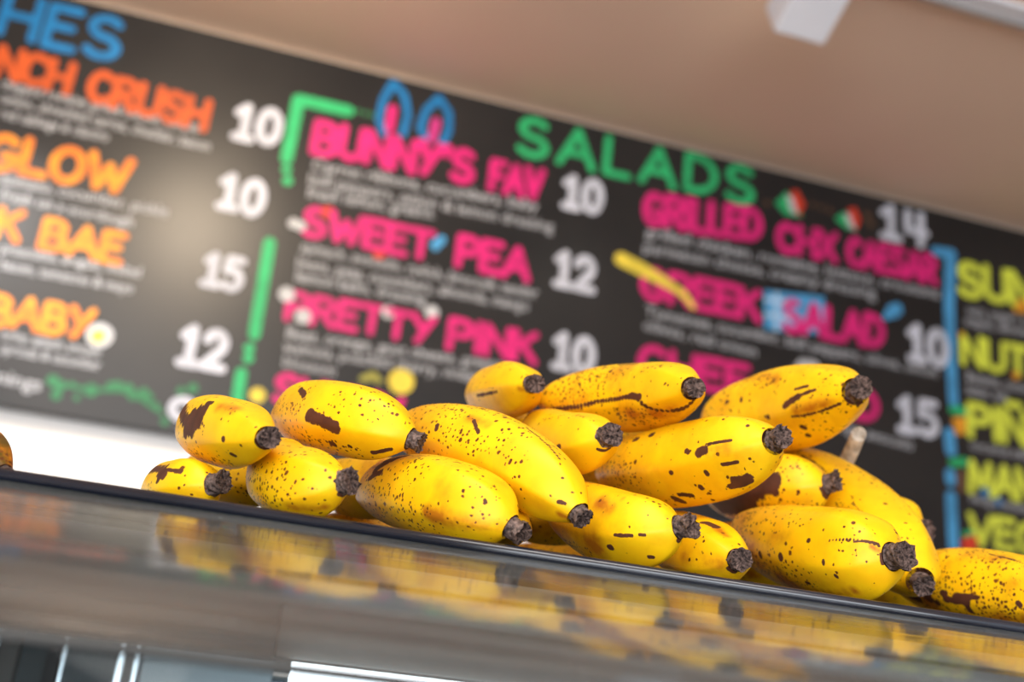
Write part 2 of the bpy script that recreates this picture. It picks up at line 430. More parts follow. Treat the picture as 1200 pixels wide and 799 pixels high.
DRAW = [
  ('border_line', 'line', 'green', [(0.0168, 2.475, 0.015), (0.0182, 2.6437, 0.0155), (0.1447, 2.6453, 0.0157)]),
  ('border_dot', 'dots', 'green', [(0.0219, 2.4453, 0.0125), (0.029, 2.4162, 0.0125)]),
  ('border_dot', 'dots', 'dark_green', [(0.1706, 2.6498, 0.0072), (0.1885, 2.6495, 0.0073), (0.2063, 2.6492, 0.0073)]),
  ('border_line', 'line', 'green', [(0.0151, 2.2442, 0.0142), (0.0203, 2.0098, 0.0135)]),
  ('border_dot', 'dots', 'green', [(0.0147, 1.9746, 0.0123), (0.0172, 1.9498, 0.0122)]),
  ('border_line', 'line', 'green', [(0.0083, 1.9124, 0.0131), (0.0125, 1.7839, 0.0127)]),
  ('border_line', 'line', 'sky_blue', [(1.8737, 2.6414, 0.0137), (1.9253, 2.6421, 0.0179), (1.9154, 2.4738, 0.0172), (1.9171, 2.3185, 0.0167), (1.922, 2.1859, 0.015)]),
  ('border_line', 'line', 'sky_blue', [(1.9061, 2.0969, 0.0172), (1.9104, 2.0492, 0.017)]),
  ('border_line', 'line', 'sky_blue', [(1.906, 1.9838, 0.0155), (1.9082, 1.9651, 0.0155)]),
  ('border_line', 'line', 'sky_blue', [(1.9071, 1.9201, 0.0166), (1.9116, 1.7866, 0.0161)]),
  ('bunny_ear_outline', 'line', 'blue', [(0.2421, 2.6036, 0.0096), (0.2253, 2.6417, 0.0097), (0.2279, 2.7006, 0.0098), (0.2469, 2.7571, 0.0099), (0.2807, 2.7277, 0.0099), (0.2974, 2.6735, 0.0098), (0.2918, 2.6165, 0.0097)]),
  ('bunny_ear_inside', 'line', 'pink', [(0.2547, 2.6244, 0.0121), (0.2557, 2.6801, 0.0123)]),
  ('bunny_ear_outline', 'line', 'blue', [(0.3496, 2.624, 0.0098), (0.3332, 2.645, 0.0098), (0.342, 2.6982, 0.0099), (0.3704, 2.7444, 0.01), (0.4028, 2.7093, 0.01), (0.4091, 2.6598, 0.0099), (0.3967, 2.6136, 0.0098)]),
  ('bunny_ear_inside', 'line', 'dark_pink', [(0.3686, 2.6189, 0.0122), (0.3728, 2.6732, 0.0124)]),
  ('egg_white_drawing', 'dots', 'chalk', [(-0.3139, 1.9407, 0.0295)]),
  ('egg_yolk_drawing', 'dots', 'yellow', [(-0.3171, 1.938, 0.0158)]),
  ('vine_drawing', 'dots', 'dark_green', [(-0.3874, 1.8193, 0.0134), (-0.371, 1.8105, 0.0133), (-0.3732, 1.7883, 0.0114), (-0.3472, 1.8169, 0.0076), (-0.2656, 1.8281, 0.0116), (-0.2518, 1.8327, 0.0116), (-0.2288, 1.8289, 0.0136), (-0.2149, 1.8155, 0.0116), (-0.1804, 1.8198, 0.0097), (-0.1634, 1.8008, 0.0097), (-0.1365, 1.7696, 0.0096)]),
  ('vine_drawing', 'dots', 'dark_green', [(-0.3045, 1.8129, 0.0154), (-0.1946, 1.8252, 0.0137), (-0.1159, 1.8458, 0.0098), (-0.0914, 1.8565, 0.0119), (-0.3304, 1.7903, 0.0076)]),
  ('pea_pod_drawing', 'line', 'dark_green', [(-0.3861, 1.8136, 0.0047), (-0.3045, 1.8129, 0.0048), (-0.228, 1.8251, 0.0049), (-0.1458, 1.7879, 0.0048)]),
  ('flower_drawing', 'dots', 'chalk', [(0.0621, 2.3075, 0.0134), (0.0793, 2.3046, 0.0134), (0.0769, 2.1236, 0.0193), (0.1237, 2.0763, 0.0191), (0.3241, 2.1287, 0.0174), (0.4307, 2.1507, 0.0178)]),
  ('radish_drawing', 'dots', 'red', [(0.1384, 2.3556, 0.0158), (0.2791, 2.2762, 0.0158)]),
  ('bird_drawing', 'line', 'sky_blue', [(0.4114, 2.3294, 0.0092), (0.429, 2.3476, 0.0115), (0.4167, 2.3235, 0.0092)]),
  ('sun_drawing', 'dots', 'yellow', [(0.3797, 1.9614, 0.0316), (0.0537, 1.8669, 0.0181)]),
  ('leaf_drawing', 'line', 'olive', [(0.2876, 1.9505, 0.0084), (0.3105, 1.9634, 0.0105), (0.3265, 1.9535, 0.0084)]),
  ('flag_drawing', 'poly', 'sky_blue', [(1.3301, 2.4019), (1.5153, 2.4209), (1.5119, 2.3092), (1.3367, 2.2887)]),
  ('flag_stripe_drawing', 'line', 'pale_blue', [(1.3388, 2.3761, 0.0075), (1.4058, 2.3827, 0.0075)]),
  ('flag_stripe_drawing', 'line', 'pale_blue', [(1.3403, 2.3315, 0.0074), (1.4071, 2.3353, 0.0075)]),
  ('flag_stripe_drawing', 'line', 'pale_blue', [(1.369, 2.3976, 0.0075), (1.3723, 2.2959, 0.0074)]),
  ('pepper_drawing', 'line', 'yellow', [(0.9132, 2.4009, 0.0194), (0.9678, 2.3858, 0.0195), (1.0327, 2.3655, 0.0146), (1.0934, 2.3416, 0.0097), (1.125, 2.309, 0.0073)]),
  ('olive_branch_drawing', 'line', 'sky_blue', [(1.7063, 2.3993, 0.0077), (1.731, 2.4224, 0.0207), (1.7448, 2.433, 0.0182)]),
  ('watermelon_rind_drawing', 'poly', 'green', [(1.3549, 2.6722), (1.391, 2.7158), (1.4412, 2.6499), (1.3878, 2.6427)]),
  ('watermelon_flesh_drawing', 'poly', 'chalk', [(1.3887, 2.7044), (1.4156, 2.7055), (1.4251, 2.6488), (1.4034, 2.657)]),
  ('watermelon_skin_drawing', 'poly', 'red', [(1.4017, 2.721), (1.423, 2.7289), (1.4484, 2.6891), (1.4305, 2.6474)]),
  ('watermelon_rind_drawing', 'poly', 'green', [(1.5439, 2.6686), (1.5765, 2.6979), (1.6155, 2.6449), (1.577, 2.6467)]),
  ('watermelon_flesh_drawing', 'poly', 'chalk', [(1.5738, 2.6918), (1.5986, 2.695), (1.61, 2.6463), (1.5879, 2.652)]),
  ('watermelon_skin_drawing', 'poly', 'red', [(1.5847, 2.708), (1.6095, 2.7193), (1.6264, 2.6825), (1.6128, 2.6443)]),
  ('vine_drawing', 'dots', 'brown', [(1.3286, 2.6659, 0.0079), (1.4726, 2.6949, 0.0081), (1.4998, 2.6933, 0.0081), (1.5272, 2.6889, 0.0081), (1.6485, 2.704, 0.0109), (1.6597, 2.6794, 0.0109)]),
  ('egg_white_drawing', 'poly', 'chalk', [(1.4287, 2.2042), (1.4461, 2.2271), (1.4977, 2.2273), (1.5086, 2.2), (1.4994, 2.1402), (1.4329, 2.1399)]),
  ('leaf_drawing', 'line', 'dark_green', [(0.955, 2.0808, 0.0091), (1.0182, 2.1207, 0.0092)]),
  ('leaf_drawing', 'line', 'green', [(1.9188, 2.168, 0.0124), (1.9518, 2.1689, 0.0125)]),
  ('pineapple_drawing', 'poly', 'amber', [(1.9154, 2.1427), (1.9625, 2.156), (1.961, 2.1065), (1.9279, 2.0958)]),
  ('leaf_drawing', 'line', 'green', [(1.9149, 2.0163, 0.012), (1.9531, 2.025, 0.0122)]),
  ('coconut_drawing', 'poly', 'brown', [(1.9251, 1.994), (1.9551, 2.0038), (1.9558, 1.9373), (1.929, 1.9377)]),
  ('strawberry_drawing', 'poly', 'red', [(1.9359, 1.8039), (1.9632, 1.8309), (1.9894, 1.8164), (1.9801, 1.7783), (1.9455, 1.7733)]),
  ('leaf_drawing', 'line', 'green', [(1.947, 1.8239, 0.007), (1.9686, 1.8317, 0.007)]),
  ('blueberry_drawing', 'dots', 'blue', [(2.0157, 1.9491, 0.0144), (2.0586, 1.9298, 0.012)]),
  ('orange_drawing', 'poly', 'amber', [(2.1308, 2.5402), (2.1787, 2.5557), (2.1821, 2.5078), (2.135, 2.5034)]),
  ('vine_drawing', 'dots', 'amber', [(1.9529, 2.3977, 0.0079), (2.1315, 2.3083, 0.013)]),
]

BOARD_Y = 2.58
board = empty('menu_board', (0.7, 2.6, 1.75), 'wide black hand lettered menu board hanging along the back wall', 'menu board')
BO = (0.7, 2.6, 1.75)
box('panel', (-1.60, BOARD_Y, EYE + 0.2115 * BOARD_Y), (3.05, WALL_Y, EYE + 0.611 * BOARD_Y), M['board'], board, 0.003, BO)


def arc(cx, cy, rx, ry, a0, a1, n=14):
    return [(cx + rx * math.cos(RAD(a0 + (a1 - a0) * i / n)), cy + ry * math.sin(RAD(a0 + (a1 - a0) * i / n))) for i in range(n + 1)]


# brush lettering: strokes in a cell of height 1; (width, strokes)
GL = {
    'A': (0.80, [[(0, 0), (0.40, 1), (0.80, 0)], [(0.16, 0.34), (0.64, 0.34)]]),
    'B': (0.66, [[(0, 0), (0, 1)], [(0, 1)] + arc(0.30, 0.76, 0.28, 0.24, 90, -90) + [(0, 0.52)], [(0, 0.52)] + arc(0.32, 0.26, 0.34, 0.26, 90, -90) + [(0, 0)]]),
    'C': (0.66, [arc(0.36, 0.5, 0.36, 0.5, 48, 312)]),
    'D': (0.70, [[(0, 0), (0, 1)], [(0, 1)] + arc(0.20, 0.5, 0.50, 0.5, 90, -90) + [(0, 0)]]),
    'E': (0.56, [[(0.56, 1), (0, 1), (0, 0), (0.56, 0)], [(0, 0.52), (0.46, 0.52)]]),
    'F': (0.54, [[(0.54, 1), (0, 1), (0, 0)], [(0, 0.52), (0.44, 0.52)]]),
    'G': (0.72, [arc(0.36, 0.5, 0.36, 0.5, 50, 330) + [(0.70, 0.42), (0.42, 0.42)]]),
    'H': (0.66, [[(0, 0), (0, 1)], [(0.66, 0), (0.66, 1)], [(0, 0.5), (0.66, 0.5)]]),
    'I': (0.10, [[(0.05, 0), (0.05, 1)]]),
    'K': (0.64, [[(0, 0), (0, 1)], [(0.60, 1), (0.04, 0.46)], [(0.22, 0.60), (0.64, 0)]]),
    'L': (0.54, [[(0, 1), (0, 0), (0.54, 0)]]),
    'M': (0.86, [[(0, 0), (0.06, 1), (0.43, 0.25), (0.80, 1), (0.86, 0)]]),
    'N': (0.68, [[(0, 0), (0, 1), (0.68, 0), (0.68, 1)]]),
    'O': (0.74, [arc(0.37, 0.5, 0.37, 0.5, 90, 450, 22)]),
    'P': (0.62, [[(0, 0), (0, 1)], [(0, 1)] + arc(0.30, 0.74, 0.32, 0.26, 90, -90) + [(0, 0.48)]]),
    'R': (0.66, [[(0, 0), (0, 1)], [(0, 1)] + arc(0.30, 0.75, 0.32, 0.25, 90, -90) + [(0, 0.50)], [(0.24, 0.50), (0.66, 0)]]),
    'S': (0.64, [arc(0.33, 0.755, 0.29, 0.245, 35, 270) + arc(0.31, 0.255, 0.32, 0.255, 90, -150)]),
    'T': (0.66, [[(0, 1), (0.66, 1)], [(0.33, 1), (0.33, 0)]]),
    'U': (0.66, [[(0, 1), (0, 0.32)] + arc(0.33, 0.32, 0.33, 0.32, 180, 360) + [(0.66, 1)]]),
    'V': (0.72, [[(0, 1), (0.36, 0), (0.72, 1)]]),
    'W': (1.00, [[(0, 1), (0.26, 0), (0.50, 0.72), (0.74, 0), (1.00, 1)]]),
    'X': (0.66, [[(0, 0), (0.66, 1)], [(0, 1), (0.66, 0)]]),
    'Y': (0.68, [[(0, 1), (0.34, 0.46)], [(0.68, 1), (0.20, 0)]]),
    ' ': (0.36, []),
    "'": (0.10, [[(0.06, 1.04), (0.02, 0.80)]]),
    'Ñ': (0.68, [[(0, 0), (0, 1), (0.68, 0), (0.68, 1)], [(0.16, 1.26), (0.52, 1.26)]]),
    '0': (0.62, [arc(0.31, 0.5, 0.31, 0.5, 90, 450, 22)]),
    '1': (0.52, [[(0.02, 0.78), (0.28, 1), (0.28, 0)], [(0.02, 0), (0.54, 0)]]),
    '2': (0.64, [arc(0.31, 0.70, 0.29, 0.30, 165, -30) + [(0.02, 0.02), (0.66, 0.02)]]),
    '3': (0.60, [arc(0.28, 0.76, 0.28, 0.24, 140, -90) + arc(0.28, 0.27, 0.32, 0.27, 90, -140)]),
    '4': (0.66, [[(0.50, 0), (0.50, 1)], [(0.06, 1), (0.06, 0.40), (0.66, 0.40)]]),
    '5': (0.62, [[(0.58, 1), (0.08, 1), (0.05, 0.58)] + arc(0.28, 0.31, 0.33, 0.31, 110, -140)]),
    '9': (0.60, [arc(0.30, 0.70, 0.29, 0.30, 0, 360, 20), [(0.59, 0.72), (0.42, 0)]]),
}


def stroke_into(V, F, pts, r, y):
    """one brush stroke: round dabs joined by straight pulls, in the plane of the board"""
    rr = r if isinstance(r, (list, tuple)) else [r] * len(pts)
    for (x, z), q in zip(pts, rr):
        y -= 1.5e-5
        b = len(V); V.extend((x + q * math.cos(2 * math.pi * k / 16), y, z + q * math.sin(2 * math.pi * k / 16)) for k in range(16))
        F.append(tuple(range(b, b + 16)))
    for (p, q), (ra, rb) in zip(zip(pts, pts[1:]), zip(rr, rr[1:])):
        dx, dz = q[0] - p[0], q[1] - p[1]; l = math.hypot(dx, dz)
        if l < 1e-6: continue
        y -= 1.5e-5
        nx, nz = -dz / l, dx / l; b = len(V)
        V.extend([(p[0] + nx * ra, y, p[1] + nz * ra), (p[0] - nx * ra, y, p[1] - nz * ra), (q[0] - nx * rb, y, q[1] - nz * rb), (q[0] + nx * rb, y, q[1] + nz * rb)])
        F.append((b, b + 1, b + 2, b + 3))
    return y


layer = [0]


def paint_y(base=0.0006):
    layer[0] += 1
    return BOARD_Y - base - 0.00001 * layer[0]


WEIGHT = {'heading': 0.085, 'dish_name': 0.105, 'price': 0.105}
for text, kind, col, (x0, z0, x1, z1, h) in BIG:
    t = WEIGHT[kind]
    gap = 0.34 if (kind == 'heading' and text == 'SALADS') else (0.26 if kind != 'dish_name' else 0.20)
    wid = sum(GL[c][0] for c in text) + gap * (len(text) - 1)
    sx = (x1 - x0 - 2 * t * h) / wid
    V, F = [], []; u = 0.0; y = paint_y()
    for c in text:
        w, strokes = GL[c]
        jit = random.uniform(-0.03, 0.03)
        for s in strokes:
            pts = [(x0 + t * h + (u + px) * sx - BO[0], z0 + (z1 - z0) * (u / wid) + (t + (pz + jit) * (1 - 2 * t)) * h - BO[2]) for px, pz in s]
            y = stroke_into(V, F, pts, t * h, y - BO[1]) + BO[1]
        u += w + gap
        if text in ('SALADS', 'GLOW') and V:      # spaced letters: a piece each
            new_obj(kind + '_letter', V, F, P[col], board); V, F = [], []
    if V: new_obj(kind, V, F, P[col], board)

for text, (x0, z0, x1, z1, h) in SMALL:
    cu = bpy.data.curves.new('description_line', 'FONT'); cu.body = text; cu.size = 1.0; cu.resolution_u = 2; cu.offset = 0.012
    tmp = bpy.data.objects.new('description_line', cu); COL.objects.link(tmp)
    dg = bpy.context.evaluated_depsgraph_get()
    me = bpy.data.meshes.new_from_object(tmp.evaluated_get(dg))
    bpy.data.objects.remove(tmp)
    n = len(me.vertices); co = np.empty(n * 3); me.vertices.foreach_get('co', co); co = co.reshape(-1, 3)
    w = co[:, 0].max() - co[:, 0].min(); y = paint_y(0.0004)
    out = np.stack([x0 - BO[0] + (co[:, 0] - co[:, 0].min()) / w * (x1 - x0), np.full(n, y - BO[1]),
                    z0 - BO[2] + (z1 - z0) * (co[:, 0] / w) + co[:, 1] * h / 0.72], 1)
    me.vertices.foreach_set('co', out.ravel()); me.update()
    me.materials.clear(); me.materials.append(P['script'])
    o = bpy.data.objects.new('description_line', me); COL.objects.link(o); o.parent = board

for name, kind, col, pts in DRAW:
    V, F = [], []; y = paint_y(0.0002 if 'flag' in name else 0.0012 if name in ('pepper_drawing', 'flower_drawing', 'bird_drawing', 'egg_yolk_drawing') else 0.0005) - BO[1]
    q = [(p[0] - BO[0], p[1] - BO[2]) for p in pts]
    if kind == 'poly':
        V = [(x, y, z) for x, z in q]; F = [tuple(range(len(q)))]
    elif kind == 'dots':
        for p, s in zip(q, pts):
            V, F = [], []; stroke_into(V, F, [p], s[2], y); y -= 2e-5
            new_obj(name, V, F, P[col], board)
        continue
    else:
        stroke_into(V, F, q, [s[2] for s in pts], y)
    new_obj(name, V, F, P[col], board)

# ------------------------------------------------------------------ lighting track and lamp heads on the ceiling
track = box('lighting_track', (-1.4, -0.02, -0.012), (2.6, 0.02, 0.0), M['lamp_white'], None, 0.002)
track.location = (0.0, 1.738, CEIL)
bm = bmesh.new(); box_bm(bm, (-1.4, 0.02, -0.020), (2.6, 0.034, 0.0), None, 0.002)
from_bm('side_channel', bm, M['lamp_grey'], track)
track['label'] = 'long white lighting track running along the brown ceiling'; track['category'] = 'lighting track'


def track_lamp(loc, label, tilt=64.0):
    """box lamp head hanging below the track on a short stem, tipped towards the board"""
    r = empty('track_lamp', loc, label, 'track lamp')
    bm = bmesh.new(); tube_bm(bm, [(0, 0, 0), (0, 0, -0.06)], 0.012)
    from_bm('stem', bm, M['lamp_white'], r)
    bm = bmesh.new(); box_bm(bm, (-0.045, -0.02, -0.002), (0.045, 0.02, 0.010), None, 0.002)
    from_bm('adapter', bm, M['lamp_white'], r)
    m_ = Matrix.Translation((0, -0.02, -0.065)) @ Matrix.Rotation(RAD(tilt), 4, 'X')
    bm = bmesh.new(); box_bm(bm, (-0.058, -0.050, -0.115), (0.058, 0.050, 0.045), m_, 0.004)
    h = from_bm('lamp_housing', bm, M['lamp_white'], r)
    bm = bmesh.new(); box_bm(bm, (-0.046, -0.040, -0.1162), (0.046, 0.040, -0.1145), m_, 0.001)
    from_bm('lamp_lens', bm, M['lens'], h)
    return r


track_lamp((0.988, 1.738, CEIL - 0.022), 'white box shaped lamp head on the track at the top of the picture')

# ------------------------------------------------------------------ bananas
BANANAS = {
  'b1': ((0.0177, 0.5069, 1.3122), (-0.0129, 0.5866, 1.3295), (-0.0113, 0.6296, 1.3407), 0.0178),
  'b2': ((-0.0012, 0.5421, 1.2937), (-0.0226, 0.5622, 1.2905), (-0.0269, 0.6665, 1.3072), 0.015),
  'b3': ((0.0892, 0.546, 1.3325), (0.0498, 0.5649, 1.3477), (0.0311, 0.67, 1.3622), 0.0196),
  'b4': ((0.055, 0.507, 1.2978), (0.0224, 0.538, 1.2915), (0.0328, 0.6304, 1.3324), 0.0184),
  'b5': ((0.168, 0.5074, 1.3011), (0.1373, 0.5475, 1.3453), (0.0962, 0.6414, 1.3585), 0.0202),
  'b6': ((0.1355, 0.5073, 1.2896), (0.1053, 0.5282, 1.3086), (0.0837, 0.6396, 1.3192), 0.021),
  'b6x': ((0.1467, 0.5293, 1.2922), (0.1479, 0.6288, 1.3168), (0.1363, 0.6404, 1.333), 0.0157),
  'b7': ((0.2196, 0.5069, 1.3018), (0.1971, 0.5352, 1.2941), (0.1948, 0.6365, 1.3357), 0.0202),
  'b8': ((0.1666, 0.6099, 1.3928), (0.1639, 0.6853, 1.4046), (0.1657, 0.7372, 1.4185), 0.0183),
  'b9': ((0.2386, 0.5422, 1.3859), (0.2466, 0.6325, 1.4041), (0.1881, 0.6677, 1.4011), 0.0208),
  'b10': ((0.1942, 0.549, 1.3527), (0.1864, 0.5902, 1.3501), (0.1864, 0.6731, 1.3865), 0.0177),
  'b11': ((0.2703, 0.5082, 1.3543), (0.2579, 0.5679, 1.348), (0.231, 0.6577, 1.359), 0.0237),
  'b12': ((0.3496, 0.5592, 1.4089), (0.3595, 0.6612, 1.4245), (0.3161, 0.6991, 1.4117), 0.0271),
  'b13': ((0.3553, 0.5994, 1.3609), (0.333, 0.6278, 1.356), (0.3382, 0.7339, 1.3826), 0.0226),
  'b14': ((0.2566, 0.5159, 1.2922), (0.2575, 0.5708, 1.3005), (0.2633, 0.6407, 1.3267), 0.0189),
  'b15': ((0.3392, 0.5074, 1.3048), (0.3313, 0.5353, 1.3043), (0.3211, 0.6499, 1.3343), 0.0251),
  'b16': ((0.3857, 0.5503, 1.3028), (0.4126, 0.6296, 1.3479), (0.3651, 0.6762, 1.3972), 0.0253),
  'b17': ((0.4356, 0.6281, 1.349), (0.4301, 0.6503, 1.3524), (0.4502, 0.7504, 1.3884), 0.021),
  'b18': ((0.4753, 0.5105, 1.2932), (0.4533, 0.5733, 1.313), (0.4409, 0.6536, 1.3202), 0.0234),
  'h1': ((0.2025, 0.6705, 1.3754), (0.1962, 0.753, 1.3923), (0.1556, 0.7861, 1.3952), 0.0215),
  'h2': ((0.2694, 0.6208, 1.371), (0.2727, 0.7092, 1.3852), (0.2253, 0.7242, 1.3812), 0.0229),
  'h3': ((0.3673, 0.6907, 1.3925), (0.377, 0.7607, 1.4139), (0.3202, 0.7627, 1.4117), 0.0253),
  'f1': ((0.0345, 0.6377, 1.3209), (0.0116, 0.6491, 1.3157), (-0.0187, 0.742, 1.3341), 0.017),
  'f2': ((0.116, 0.6311, 1.3295), (0.0912, 0.6562, 1.3212), (0.0629, 0.7471, 1.3437), 0.0186),
  'f3': ((0.2562, 0.6951, 1.3488), (0.2018, 0.635, 1.3178), (0.165, 0.6727, 1.3317), 0.019),
  'f4': ((0.4121, 0.7031, 1.3441), (0.3453, 0.6558, 1.3153), (0.3059, 0.6893, 1.3311), 0.0214),
  'f5': ((0.5286, 0.7397, 1.3333), (0.4517, 0.6924, 1.3213), (0.4174, 0.7258, 1.3366), 0.0207),
  'b19': ((0.4079, 0.6827, 1.3874), (0.4288, 0.7833, 1.3951), (0.3923, 0.8087, 1.3917), 0.0248),
}

